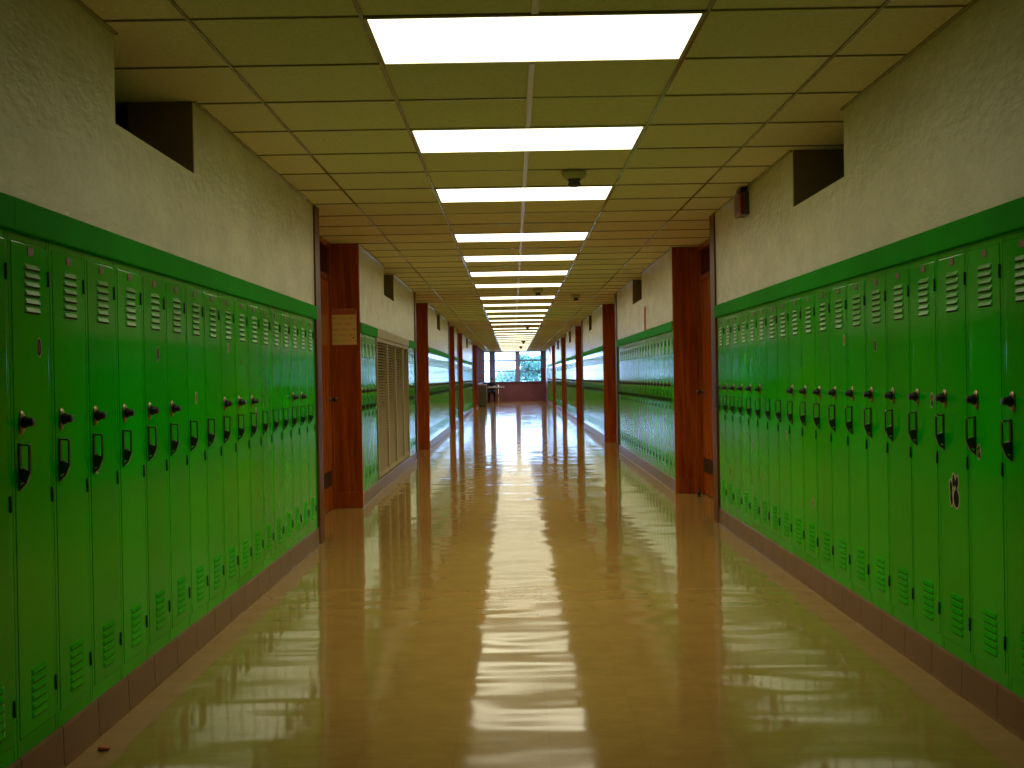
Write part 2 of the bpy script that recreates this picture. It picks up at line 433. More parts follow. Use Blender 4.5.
def fascia(s, a, b, m):
    mb = MB(); y = a
    while y < b - .02:                                               # lengths of folded sheet with a lip over the lockers
        e = min(y + 2.44, b)
        pts = [(s * (W + .05), FB), (s * (W - .018), FB), (s * (W - .020), FB + .004), (s * (W - .020), FT - .004), (s * (W - .015), FT), (s * (W + .05), FT)]
        mb.prism(pts, 'y', y + .0008, e - .0008, m); y = e
    return trim(mb)

for s, segs in ((-1, SEG_L), (1, SEG_R)):
    for i, (a, b) in enumerate(segs):
        if s == -1 and i == 1:
            fascia(s, a, 12.10, M['green_trim']); fascia(s, 12.12, 15.74, M['tan_light']); fascia(s, 15.76, b, M['green_trim'])
        elif s == -1 and i == 5: pass
        else: fascia(s, a, min(b, 53.4), M['green_trim'])

def recess(s, i, c0, r0, r1):
    mb = MB(); wd = M['wood']
    sbox(mb, s, W - .012, D, c0, r0, 0, C + .004, M['wood_dark'], .006)          # casing post at the near side
    trim(mb)
    mb = MB()
    sbox(mb, s, W - .012, D, r1, r1 + .04, 0, C + .004, wd, .008)    # panelled far side
    sbox(mb, s, W + .006, D - .002, r1 - .012, r1 + .002, 0, .15, wd, .004)
    trim(mb)
    # door with its frame, glass above and louvre below, beside the far panel
    dr = MB(); d1 = r1 - .03; d0 = d1 - 1.03
    for u, v, z0, z1 in ((d0, d0 + .055, 0, C), (d1 - .055, d1, 0, C), (d0 + .055, d1 - .055, 2.12, 2.17), (d0 + .055, d1 - .055, C - .05, C)):
        sbox(dr, s, D - .035, D + .02, u, v, z0, z1, wd, .004)
    o = tag(dr.build('door_%d' % (i + 1 if s < 0 else i + 6)), kind='structure')
    lf = MB(); u, v = d0 + .058, d1 - .058
    sbox(lf, s, D - .018, D + .02, u, v, .01, 2.117, M['wood_door'], .003)
    leaf = lf.build('door_leaf', o)
    gr = MB(); gu, gv = u + .10, v - .10
    for z in (.24, .36): sbox(gr, s, D - .026, D - .016, gu - .02, gv + .02, z - .008, z + .008, M['handle'])
    for z in range(6):
        zz = .255 + z * .018
        gr.prism([(s * (D - .026), zz), (s * (D - .017), zz + .014), (s * (D - .017), zz + .010), (s * (D - .026), zz - .004)], 'y', gu, gv, M['handle'])
    for yy in (gu - .02, gv): sbox(gr, s, D - .026, D - .016, yy, yy + .02, .232, .368, M['handle'])
    gr.build('louver', leaf)
    kn = MB(); ky = v - .065
    kn.lathe([(0, 0), (.03, 0), (.03, .004), (.011, .008), (.011, .03), (.024, .04), (.028, .052), (.022, .062), (0, .066)], M['handle'], axis='x', o=(0, 0, 0), seg=16)
    k = kn.build('door_knob', leaf, (s * (D - .018), ky, 1.02)); k.rotation_euler = (0, 0, PI if s > 0 else 0); k['label'] = 'dark metal door knob'
    tg = MB(); sbox(tg, s, D - .005, D + .012, u, v, 2.172, C - .052, M['dark_glass'])
    t = tg.build('transom_pane', o); t['label'] = 'dark transom glass above the door'
    # panelling on the rest of the recess
    pb = MB(); n = max(1, round((d0 - r0) / .75)); w = (d0 - r0 - .0) / n
    for q in range(n):
        sbox(pb, s, D - .02, D + .01, r0 + q * w + .003, r0 + (q + 1) * w - .003, .0, C + .002, wd, .006)
    trim(pb)
for s in (-1, 1):
    for i, (c0, r0, r1) in enumerate(REC[s]): recess(s, i, c0, r0, r1)

# ------------------------------------------------------------------ lockers
DW = .1255                                                            # half width of the door
def louver_bank(mb, z0, z1, lipd, paint, n=6, x0=-.048, x1=.066):
    st = (z1 - z0) / n
    for k in range(n):
        zb = z0 + k * st; zt = zb + st * .86; i = mb.mi(M[paint]); bm = mb.bm
        # pressed hood: flush at the top edge and the ends, standing out at the bottom lip
        fl = [(x0, 0, zb), (x1, 0, zb), (x1, 0, zt), (x0, 0, zt)]
        top = [(x0 + .008, -.0026, zt - .004), (x1 - .008, -.0026, zt - .004)]
        lip = [(x0 + .010, -lipd, zb + .005), (x1 - .010, -lipd, zb + .005)]
        A = [bm.verts.new((p[0], p[1] - .0020, p[2])) for p in fl]
        T = [bm.verts.new((p[0], p[1] - .0020, p[2])) for p in top]; Lp = [bm.verts.new((p[0], p[1] - .0020, p[2])) for p in lip]
        for f in ((A[3], A[2], T[1], T[0]), (T[0], T[1], Lp[1], Lp[0]), (A[0], A[3], T[0], Lp[0]), (A[2], A[1], Lp[1], T[1])):
            ff = bm.faces.new(f); ff.material_index = i
            bmesh.ops.recalc_face_normals(bm, faces=[ff])
        ff = bm.faces.new((A[1], A[0], Lp[0], Lp[1])); ff.material_index = mb.mi(M['dark'])  # underside coloured dark for the shade inside the hood
        mb.box(x0 + .012, x1 - .012, -.0024, -.001, zb - .0005, zb + .005, M['dark'])   # dark strip painted for the shade in the slot under the hood

def handle_mesh(mb, o=(0, 0, 0)):
    x, y, z = o; h = M['handle']
    mb.box(x - .008, x + .008, y - .004, y, z - .07, z + .068, h, .0015)            # back plate
    prof = [(y - .004, z + .064), (y - .030, z + .064), (y - .032, z + .061), (y - .032, z - .022), (y - .020, z - .052), (y - .004, z - .066), (y - .004, z - .058),
            (y - .017, z - .046), (y - .017, z - .014), (y - .004, z - .010), (y - .004, z - .004), (y - .0275, z - .012), (y - .028, z + .059), (y - .004, z + .060)]
    mb.prism(prof, 'x', x - .0055, x + .0055, h)
    mb.box(x - .006, x + .006, y - .018, y - .004, z - .046, z - .010, h)
    mb.lathe([(0, 0), (.0035, 0), (.003, .003), (0, .0035)], M['chrome'], axis='x', o=(x + .0055, y - .029, z + .059), seg=8)
    mb.lathe([(0, 0), (.0035, 0), (.003, .003), (0, .0035)], M['chrome'], axis='x', o=(x + .0055, y - .010, z - .006), seg=8)

def dial_parts(mbp, mbd, o):
    x, y, z = o
    mbp.lathe([(0, -.0085), (.010, -.0085), (.015, -.007), (.0195, -.003), (.0205, 0), (0, 0)], M['steel'], axis='y', o=(x, y, z), seg=20, sy=1.75)
    mbd.lathe([(0, -.036), (.010, -.036), (.0125, -.034), (.0135, -.020), (.0185, -.015), (.0185, -.008), (0, -.008)], M['black'], axis='y', o=(x, y, z), seg=20)

def frame_mesh():
    mb = MB(); g = M['green']; h = P / 2 - .0006
    mb.box(-h, -DW - .0014, -.001, .02, .13, FB + .012, g, .003); mb.box(DW + .0014, h, -.001, .02, .13, FB + .012, g, .003)
    mb.box(-DW - .0014, DW + .0014, 0, .02, .13, .1775, g, .0012); mb.box(-DW - .0014, DW + .0014, 0, .02, 1.6195, FB + .012, g, .0012)
    mb.box(-h, -h + .0015, 0.02, .265, .13, FB + .012, g); mb.box(h - .0015, h, .02, .265, .13, FB + .012, g)
    mb.box(-h, h, .263, .265, .13, FB + .012, g); mb.box(-h, h, .02, .265, .13, .132, g)
    mb.box(-DW - .002, DW + .002, .0022, .016, .177, 1.620, M['green'])
    return mb
def door_mesh(with_hw):
    mb = MB(); mb.box(-DW, DW, -.0020, .012, .180, 1.617, M['green'], .0018)
    louver_bank(mb, 1.412, 1.565, .0074, 'green_louver'); louver_bank(mb, .216, .369, .0058, 'green')
    if with_hw: handle_mesh(mb, (-.098, -.0020, .965)); dial_parts(mb, mb, (-.08, -.0020, 1.092))
    return mb

def paw_pads(k=1.0):
    """(x, z, half width, half height, tilt) of the pads of a paw print, unit about 1 tall"""
    return [(.18, -.22, .25, .27, .1), (-.30, -.27, .115, .19, .15), (-.33, .10, .115, .20, .2), (-.06, .30, .115, .20, .1), (.25, .27, .115, .20, -.15)]
def sticker_mesh(kind, w, h):
    mb = MB()
    def ell(cx, cz, a, b, t, y0, y1, m, seg=20):
        pts = []
        for q in range(seg):
            u, v = a * math.cos(2 * PI * q / seg), b * math.sin(2 * PI * q / seg)
            pts.append((cx + u * math.cos(t) - v * math.sin(t), cz + u * math.sin(t) + v * math.cos(t)))
        mb.prism(pts, 'y', y1, y0, m)
    if kind == 'paw':
        for cx, cz, a, b, t in paw_pads(): ell(cx * w, cz * h, (a + .075) * w, (b + .06) * h, t, 0, -.0006, M['sticker_white'])
        for cx, cz, a, b, t in paw_pads(): ell(cx * w, cz * h, a * w, b * h, t, -.0004, -.0010, M['sticker_dark'])
    elif kind == 'oval_paw':
        ell(0, 0, .5 * w, .5 * h, 0, 0, -.0006, M['sticker_white'], 28)
        for cx, cz, a, b, t in paw_pads(): ell(cx * w * .8, cz * h * .8, a * w * .85, b * h * .85, t, -.0004, -.0010, M['sticker_dark'])
    elif kind == 'ring':
        ell(0, 0, .5 * w, .5 * h, 0, 0, -.0006, M['sticker_white'], 28); ell(0, 0, .41 * w, .44 * h, 0, -.0004, -.0009, M['sticker_dark'], 28)
        ell(0, 0, .2 * w, .26 * h, 0, -.0007, -.0012, M['sticker_red'], 20)
    elif kind == 'tan':
        ell(0, 0, .5 * w, .5 * h, 0, 0, -.0006, M['sticker_white'], 28); ell(0, 0, .30 * w, .34 * h, 0, -.0004, -.0009, M['sticker_red'], 20)
    else:
        ell(0, 0, .5 * w, .5 * h, 0, 0, -.0006, M['sticker_red'], 20)
    return mb

# prototypes (mesh data shared by every copy)
def data_of(mb, name):
    o = mb.build(name); me = o.data; bpy.data.objects.remove(o); return me
ME = {}
ME['locker_frame'] = data_of(frame_mesh(), 'locker_frame')
ME['door'] = data_of(door_mesh(False), 'locker_door')
ME['door_simple'] = data_of(door_mesh(True), 'locker_door_with_latch')
mb = MB(); handle_mesh(mb); ME['handle'] = data_of(mb, 'locker_handle')
a, b = MB(), MB(); dial_parts(a, b, (0, 0, 0)); ME['lock_plate'] = data_of(a, 'lock_plate'); ME['lock_dial'] = data_of(b, 'lock_dial')
mb = MB(); mb.box(-.020, .020, -.0022, 0, -.0125, .0125, M['plate'], .001)
mb.lathe([(0, -.003), (.0025, -.0028), (.003, -.002), (0, -.002)], M['steel'], axis='y', o=(.015, 0, 0), seg=8); mb.lathe([(0, -.003), (.0025, -.0028), (.003, -.002), (0, -.002)], M['steel'], axis='y', o=(-.015, 0, 0), seg=8)
ME['number_plate'] = data_of(mb, 'number_plate')
mb = MB(); mb.lathe([(0, -.023), (.0045, -.023), (.0045, .023), (0, .023)], M['dark'], axis='z', seg=8); ME['hinge'] = data_of(mb, 'hinge')

def link(name, me, parent, loc=(0, 0, 0)):
    o = bpy.data.objects.new(name, me); COL.objects.link(o); o.parent = parent; o.location = loc; return o

def locker(s, yc, label, group, full=True, dial=True, plate_only=False, sticker=None):
    rz = PI / 2 if s < 0 else -PI / 2
    r = thing('locker', label, 'locker', (s * W, yc, 0), rz, group)
    link('locker_frame', ME['locker_frame'], r)
    if not full:
        link('door', ME['door_simple'], r); return r
    d = link('door', ME['door'], r)
    link('number_plate', ME['number_plate'], d, (.004, -.0020, 1.597))
    link('handle', ME['handle'], d, (-.098, -.0020, .965))
    if dial:
        lp = link('lock_plate', ME['lock_plate'], d, (-.08, -.0020, 1.092)); ld = link('lock_dial', ME['lock_dial'], d, (-.08, -.0020, 1.092))
        lp['label'] = 'worn metal lock plate'; ld['label'] = 'black combination dial'
    for z in (1.525, .862, .28): link('hinge', ME['hinge'], r, (DW + .002, -.0035, z))
    for kind, dx, z, w, h in (sticker or []):
        sm = sticker_mesh(kind, w, h).build('sticker', d, (dx, -.0021, z))
        sm['label'] = {'paw': 'black paw print sticker', 'oval_paw': 'oval paw sticker', 'ring': 'dark round sticker with pale rim', 'tan': 'small tan sticker', 'red': 'small dark red sticker'}[kind]
    return r

STK = {-1: {0: [('ring', .055, 1.313, .034, .060)], 2: [('oval_paw', -.068, .922, .036, .062)], 4: [('ring', .040, 1.317, .034, .060)], 6: [('tan', .0, 1.131, .034, .056)],
            8: [('tan', .01, 1.371, .032, .05)], 9: [('red', .0, 1.304, .022, .03)], 10: [('tan', .02, 1.032, .032, .05)], 11: [('red', -.09, 1.099, .022, .03)]},
       1: {1: [('oval_paw', -.066, .908, .036, .058)], 2: [('paw', 0, .748, .098, .122)], 3: [('oval_paw', .079, 1.081, .034, .062)], 5: [('ring', -.02, 1.312, .034, .058)],
           7: [('tan', .085, 1.353, .034, .058)], 9: [('tan', .035, .481, .034, .056)], 11: [('tan', .045, .828, .03, .05)], 14: [('oval_paw', -.04, .707, .03, .075)], 17: [('red', .0, .457, .025, .04)]}}
NODIAL = {-1: {6, 7, 11, 12, 13, 16}, 1: {11, 12}}
SAYS = {'paw': 'big black paw print sticker low on its door', 'oval_paw': 'small paw print sticker', 'ring': 'dark round sticker', 'tan': 'small tan sticker', 'red': 'tiny red sticker'}
ROWN = {-1: ('from the doorway with the tan notice', 'lockers of the long row before the tan notice'), 1: ('from the doorway beside the red alarm', 'lockers of the long row under the red alarm')}
for s, y0, n in ((-1, 3.416, 17), (1, 3.665, 19)):
    for i in range(-3, n):
        extra = ''
        if i in STK[s]: extra = ', ' + SAYS[STK[s][i][0][0]]
        elif i in NODIAL[s]: extra = ', its lock dial missing'
        lab = 'green locker, %s %s%s' % (ORD[n - i], ROWN[s][0], extra)
        if len(lab.split()) > 16: lab = lab.replace(' low on its door', '')
        locker(s, y0 + i * P, lab, ROWN[s][1], True, i not in NODIAL[s], sticker=STK[s].get(i))
ROWS = [(-1, 10.82, 4, 'just past the tan notice doorway', 'short row before the tan louvers', True),
        (-1, 15.79, 3, 'just past the tan louvered panels', 'three lockers after the tan louvers', True),
        (1, 11.61, 20, 'in the row below the orange wall strip', 'lockers below the orange strip', True),
        (-1, 19.55, 21, 'past the second notice-side doorway', 'row after the second doorway on the notice side', False),
        (-1, 28.34, 5, 'between the third and fourth notice-side doorways', 'short row between the third and fourth doorways on the notice side', False),
        (-1, 32.90, 26, 'past the fourth notice-side doorway', 'row after the fourth doorway on the notice side', False),
        (1, 20.60, 20, 'past the second alarm-side doorway', 'row after the second doorway on the alarm side', False),
        (1, 29.48, 18, 'past the third alarm-side doorway', 'row after the third doorway on the alarm side', False),
        (1, 38.10, 18, 'past the fourth alarm-side doorway', 'row after the fourth doorway on the alarm side', False),
        (1, 47.15, 21, 'in the row nearing the end window', 'last row before the end window on the alarm side', False)]
for s, ya, n, where, grp, full in ROWS:
    for i in range(n):
        locker(s, ya + (i + .5) * P, 'green locker %s, %s of %s from near end' % (where, ORD[i + 1], {3: 'three', 4: 'four', 5: 'five', 18: 'eighteen', 20: 'twenty', 21: 'twenty-one', 26: 'twenty-six'}[n]), grp, full, True)
# sheet-metal fillers where a row of lockers stops short of the wood
mb = MB()
for s, a, b in ((-1, 3.416 + 16.5 * P, 8.36), (-1, 10.79, 10.82), (-1, 10.82 + 4 * P, 12.10), (-1, 15.75, 15.79), (-1, 15.79 + 3 * P, 16.88), (-1, 19.49, 19.55), (-1, 19.55 + 21 * P, 25.85), (-1, 28.29, 28.34), (-1, 28.34 + 5 * P, 30.03), (-1, 32.84, 32.9), (-1, 32.9 + 26 * P, 40.85),
                (1, 3.665 + 18.5 * P, 9.15), (1, 11.59, 11.61), (1, 11.61 + 20 * P, 17.8), (1, 20.54, 20.6), (1, 20.6 + 20 * P, 26.55), (1, 29.44, 29.48), (1, 29.48 + 18 * P, 34.95), (1, 38.04, 38.1), (1, 38.1 + 18 * P, 43.6), (1, 47.09, 47.15), (1, 47.15 + 21 * P, 53.4)):
    sbox(mb, s, W + .006, W + .05, a, b, .13, FB + .012, M['green_trim'])
sbox(mb, -1, W, W + .3, Y0, 3.416 - 3.5 * P, .13, FB + .012, M['green_trim']); sbox(mb, 1, W, W + .3, Y0, 3.665 - 3.5 * P, .13, FB + .012, M['green_trim'])
trim(mb)
mb = MB(); sbox(mb, 1, W - .01, W + .3, 53.4, Y1, 0, 1.62, M['maroon']); sbox(mb, 1, W, W + .3, 53.4, Y1, 1.62, FT, M['plaster'])
sbox(mb, -1, W, W + .3, 44.94, Y1, .13, FT, M['plaster'])
for y in (45.3, 46.6, 48.6, 50.2, 51.8, 53.4, 55.0): sbox(mb, -1, W - .055, W + .02, y, y + .09, .13, C, M['frame_metal'], .004)
sbox(mb, -1, W - .04, W + .02, 45.3, 55.09, .93, .99, M['frame_metal']); sbox(mb, -1, W - .02, W + .02, 45.3, 55.09, .13, .93, M['wood']); trim(mb)

# tan louvered panels set into the wall after the short row
b4 = [12.115, 13.17, 14.06, 15.02, 15.745]
for i in range(4):
    a, b = b4[i], b4[i + 1]
    r = thing('louvered_panel', 'tall tan louvered wall panel, %s of four from the near end' % ORD[i + 1], 'panel', (-W, (a + b) / 2, 0), PI / 2, 'tan louvered panels between the green lockers')
    h = (b - a) / 2 - .002
    f = MB(); z0, z1 = .15, FB; fr = M['tan_light']
    f.box(-h, -h + .035, -.006, .05, z0, z1, fr, .002); f.box(h - .035, h, -.006, .05, z0, z1, fr, .002)
    f.box(-h + .035, h - .035, -.004, .05, z0, z0 + .05, fr, .002); f.box(-h + .035, h - .035, -.004, .05, z1 - .04, z1, fr, .002)
    f.build('panel_frame', r)
    q = MB(); z = z0 + .06
    while z < z1 - .06:
        q.prism([(.006, z), (.030, z + .022), (.030, z + .026), (.004, z + .005)], 'x', -h + .034, h - .034, M['tan']); z += .031
    q.build('louver', r)
    k = MB(); k.box(-h + .03, h - .03, .045, .05, z0 + .03, z1 - .03, M['hollow']); k.build('back_sheet', r)  # dark sheet stands in for the shade between the slats

# ------------------------------------------------------------------ ceiling lights and detectors
lens_me = rim_me = lamp = None
for j, k in enumerate(KS):
    a = YT + k * TP
    r = thing('ceiling_light', 'lit white rectangular ceiling light, %s of the row from the near end' % ORD[j + 1], 'light', (0, a + TP / 2, C), 0, 'row of lit ceiling lights')
    if lens_me is None:
        q = MB(); q.box(-.594, .594, -.292, .292, .0, .004, M['lens']); lens_me = data_of(q, 'diffuser')
        q = MB(); X, Yh = .605, .303
        for x0, x1, y0, y1 in ((-X, X, -Yh, -.290), (-X, X, .290, Yh), (-X, -.592, -.290, .290), (.592, X, -.290, .290)): q.box(x0, x1, y0, y1, -.003, .05, M['fixture'], .0012)
        q.box(-X, X, -Yh, Yh, .05, .055, M['fixture']); rim_me = data_of(q, 'light_frame')
    link('light_frame', rim_me, r); dl = link('diffuser', lens_me, r)
    if lamp is None:                                                 # the tubes behind the prismatic sheet throw most of their light downwards
        lamp = bpy.data.lights.new('tube_lamp', 'AREA'); lamp.shape = 'RECTANGLE'; lamp.size = 1.18; lamp.size_y = .58
        lamp.energy = 11.0; lamp.color = (1.0, .94, .66); lamp.spread = math.radians(115)
    if j == 0:                                                       # first fitting dimmed to imitate lens vignetting near the camera
        dimmed = lamp.copy(); dimmed.energy = 6.5; link('tube_lamp', dimmed, r, (0, 0, -.0045))
        dl.data = lens_me.copy(); dl.data.materials[0] = M['lens_dim']
    else: link('tube_lamp', lamp, r, (0, 0, -.0045))

for (x, y, lab) in ((.304, 7.16, 'round smoke detector on ceiling just before the third light'), (.29, 16.72, 'small smoke detector on ceiling between the seventh and eighth lights'),
                    (.91, 17.95, 'smoke detector off to one side of the ceiling, nearer the alarm-side wall'), (.288, 28.34, 'distant smoke detector on ceiling between the thirteenth and fourteenth lights'),
                    (.30, 40.3, 'tiny far smoke detector before the last ceiling lights'), (.26, 47.1, 'tiny dark smoke detector closest to the end window')):
    r = thing('smoke_detector', lab, 'smoke detector', (x, y, C - .002), 0, 'smoke detectors along the ceiling')
    q = MB(); q.lathe([(0, 0), (.078, 0), (.080, -.008), (.076, -.024), (.062, -.040), (.044, -.046), (0, -.046)], M['cream'], seg=28); q.build('detector_base', r)
    q = MB(); q.lathe([(0, -.045), (.042, -.045), (.043, -.052), (.036, -.055), (.036, -.072), (.042, -.075), (.041, -.084), (.030, -.092), (0, -.094)], M['grey'], seg=24); q.build('sensor_head', r)

# red fire alarm high on the wall before the doorway
r = thing('fire_alarm', 'small dark red fire alarm box high on the plaster wall near the ceiling', 'fire alarm', (W, 7.93, 2.36), 0)
q = MB(); q.box(-.034, 0, -.10, .11, -.075, .085, M['grey'], .004); q.build('back_box', r)
q = MB(); q.box(-.062, -.034, -.105, .115, -.078, .070, M['red'], .008)
for z in (-.045, -.025, -.005): q.box(-.0635, -.061, -.07, .03, z - .004, z + .004, M['grey'])
q.build('alarm_cover', r)
q = MB(); q.box(-.050, -.004, -.06, .09, .088, .112, M['black'], .003); q.build('bracket', r)

# orange strip, notice, bits on the floor and on top of the fascia
q = MB(); q.box(W - .0015, W + .0005, 13.94, 14.16, 1.745, 2.03, M['orange'], .0004); tag(q.build('paper_strip'), 'narrow orange vertical strip stuck on the plaster above green lockers', 'paper strip')

r = thing('notice', 'tan paper notice with red header on the brown wood panel', 'notice', (-1.671, 10.75, 1.70))
q = MB(); q.box(-.110, .113, -.0012, 0, -.166, .150, M['notice']); q.build('sheet', r)
q = MB(); q.box(-.110, .113, -.0018, -.0008, .150 - .038, .170, M['notice_red']); q.build('header', r)
q = MB(); q.box(-.123, .116, -.0006, .0006, -.172, -.012, M['notice_back']); q.box(.105, .117, -.0007, .0006, -.172, .150, M['notice_back']); q.build('under_sheet', r)
q = MB(); q.lathe([(0, -.006), (.007, -.005), (.008, -.0012), (0, -.001)], M['black'], axis='y', o=(.085, 0, -.105), seg=12); q.build('pin', r)

q = MB(); q.lathe([(0, 0), (.012, 0), (.017, .004), (.015, .010), (.006, .013), (0, .012)], M['notice_red'], seg=11, sx=1.25, sy=.8); o = q.build('wad', None, (-1.46, 3.75, 0)); tag(o, 'tiny reddish scrap lying on the floor beside the brown base tiles', 'scrap')
q = MB(); q.lathe([(0, 0), (.022, 0), (.022, .006), (.012, .010), (.012, .020), (.019, .024), (.019, .046), (.012, .052), (0, .053)], M['black'], seg=14); o = q.build('door_stop', None, (1.70, 11.20, 0)); tag(o, 'small black door stop on floor against the recess wood panel', 'door stop')
# ------------------------------------------------------------------ end wall with windows, what stands before it
q = MB(); q.box(-1.9, 1.9, Y1, Y1 + .25, 0, .965, M['maroon']); q.box(1.315, 1.9, Y1, Y1 + .25, .965, 1.62, M['maroon'])
q.box(1.315, 1.9, Y1, Y1 + .25, 1.62, TOP, M['frame_metal']); q.box(-1.9, -1.50, Y1, Y1 + .25, .965, TOP, M['frame_metal'])
q.box(-1.21, -.975, Y1, Y1 + .25, .965, TOP, M['frame_metal']); q.box(.06, .245, Y1, Y1 + .25, .965, TOP, M['frame_metal'])
q.box(-1.9, 1.9, Y1, Y1 + .25, C - .015, TOP, M['frame_metal']); q.box(-1.5, 1.3, Y1 - .05, Y1 + .01, .945, .985, M['frame_metal'], .004)
tag(q.build('wall_end'), kind='structure')
for i, (x0, x1, z2) in enumerate(((-1.50, -1.21, 2.03), (-.975, .06, 2.03), (.245, 1.315, 2.03))):
    q = MB(); f = .025; ya, yb = Y1 + .06, Y1 + .13
    for a in ((x0, x0 + f, .965, C), (x1 - f, x1, .965, C), (x0 + f, x1 - f, .965, .99), (x0 + f, x1 - f, C - .04, C), (x0 + f, x1 - f, 1.99, 2.06), (x0 + f, x1 - f, 1.475, 1.515)):
        q.box(a[0], a[1], ya, yb, a[2], a[3], M['frame_metal'])
    wdw = tag(q.build('window_%d' % (i + 1)), kind='structure')
    g = MB(); g.box(x0 + f, x1 - f, ya + .03, ya + .034, .99, C - .04, M['glass']); g.build('pane', wdw)

# olive cabinet against the wall past the last doorway
r = thing('storage_cabinet', 'waist high olive grey cabinet with pale top past the last doorway', 'cabinet', (-1.365, 48.0, 0))
q = MB(); q.box(-.155, .155, -.40, .40, .05, .89, M['olive'], .006); q.box(-.14, .14, -.38, .38, 0, .05, M['black']); q.build('cabinet_body', r)
q = MB(); q.box(-.165, .165, -.41, .41, .89, .915, M['pale'], .004); q.build('cabinet_top', r)
for y in (-.2, .2):
    d = MB(); d.box(.155, .170, y - .185, y + .185, .08, .87, M['olive'], .004); dd = d.build('cabinet_door', r)
    h = MB(); h.tube([(.170, y - .15 * (1 if y > 0 else -1), .55), (.190, y - .15 * (1 if y > 0 else -1), .56), (.190, y - .15 * (1 if y > 0 else -1), .66), (.170, y - .15 * (1 if y > 0 else -1), .67)], .005, M['chrome']); h.build('handle', dd)

# desk
DX, DY = -.945, 54.35
r = thing('desk', 'pale topped desk with thin metal legs under the end window', 'desk', (DX, DY, 0))
q = MB(); q.box(-.445, .445, -.30, .30, .72, .752, M['pale'], .006); q.build('desk_top', r)
q = MB(); q.box(-.42, .42, -.27, .27, .67, .72, M['grey'], .003); q.build('apron', r)
for x in (-.40, .16):
    for y in (-.26, .26):
        q = MB(); q.tube([(x, y, 0), (x, y, .70)], .018, M['chrome'], 10); q.build('leg', r)
q = MB(); q.lathe([(0, 0), (.034, 0), (.04, .10), (.037, .10), (.031, .006), (0, .006)], M['white'], seg=18); o = q.build('paper_cup', None, (DX + .16, DY - .12, .752)); tag(o, 'small white cup standing on the pale desk under the end window', 'cup')
q = MB()
for i in range(6):
    q.box(-.15 + random.uniform(-.004, .004), .15 + random.uniform(-.004, .004), -.105, .105, i * .0025, i * .0025 + .0022, M['white'])
o = q.build('paper_stack', None, (DX - .12, DY - .12, .752)); tag(o, 'white papers lying on the desk before the seated person', 'paper')

# chair
CX, CY = -1.10, 54.93
r = thing('chair', 'dark chair behind the desk, occupied by the seated person', 'chair', (CX, CY, 0))
q = MB(); q.box(-.21, .21, -.20, .22, .365, .400, M['navy'], .012); q.build('seat', r)
q = MB()
pts = []
for k in range(9):
    t = k / 8; pts.append((.20 * (2 * t - 1), .245 + .03 * (1 - (2 * t - 1) ** 2)))
q.prism(pts + [(x, y - .018) for x, y in reversed(pts)], 'z', .58, .86, M['navy']); q.build('backrest', r)
for x in (-.185, .185):
    q = MB(); q.tube([(x, -.17, 0), (x, -.165, .37)], .012, M['grey']); q.build('leg', r)
    q = MB(); q.tube([(x, .27, 0), (x, .215, .43), (x, .25, .84)], .012, M['grey']); q.build('leg', r)

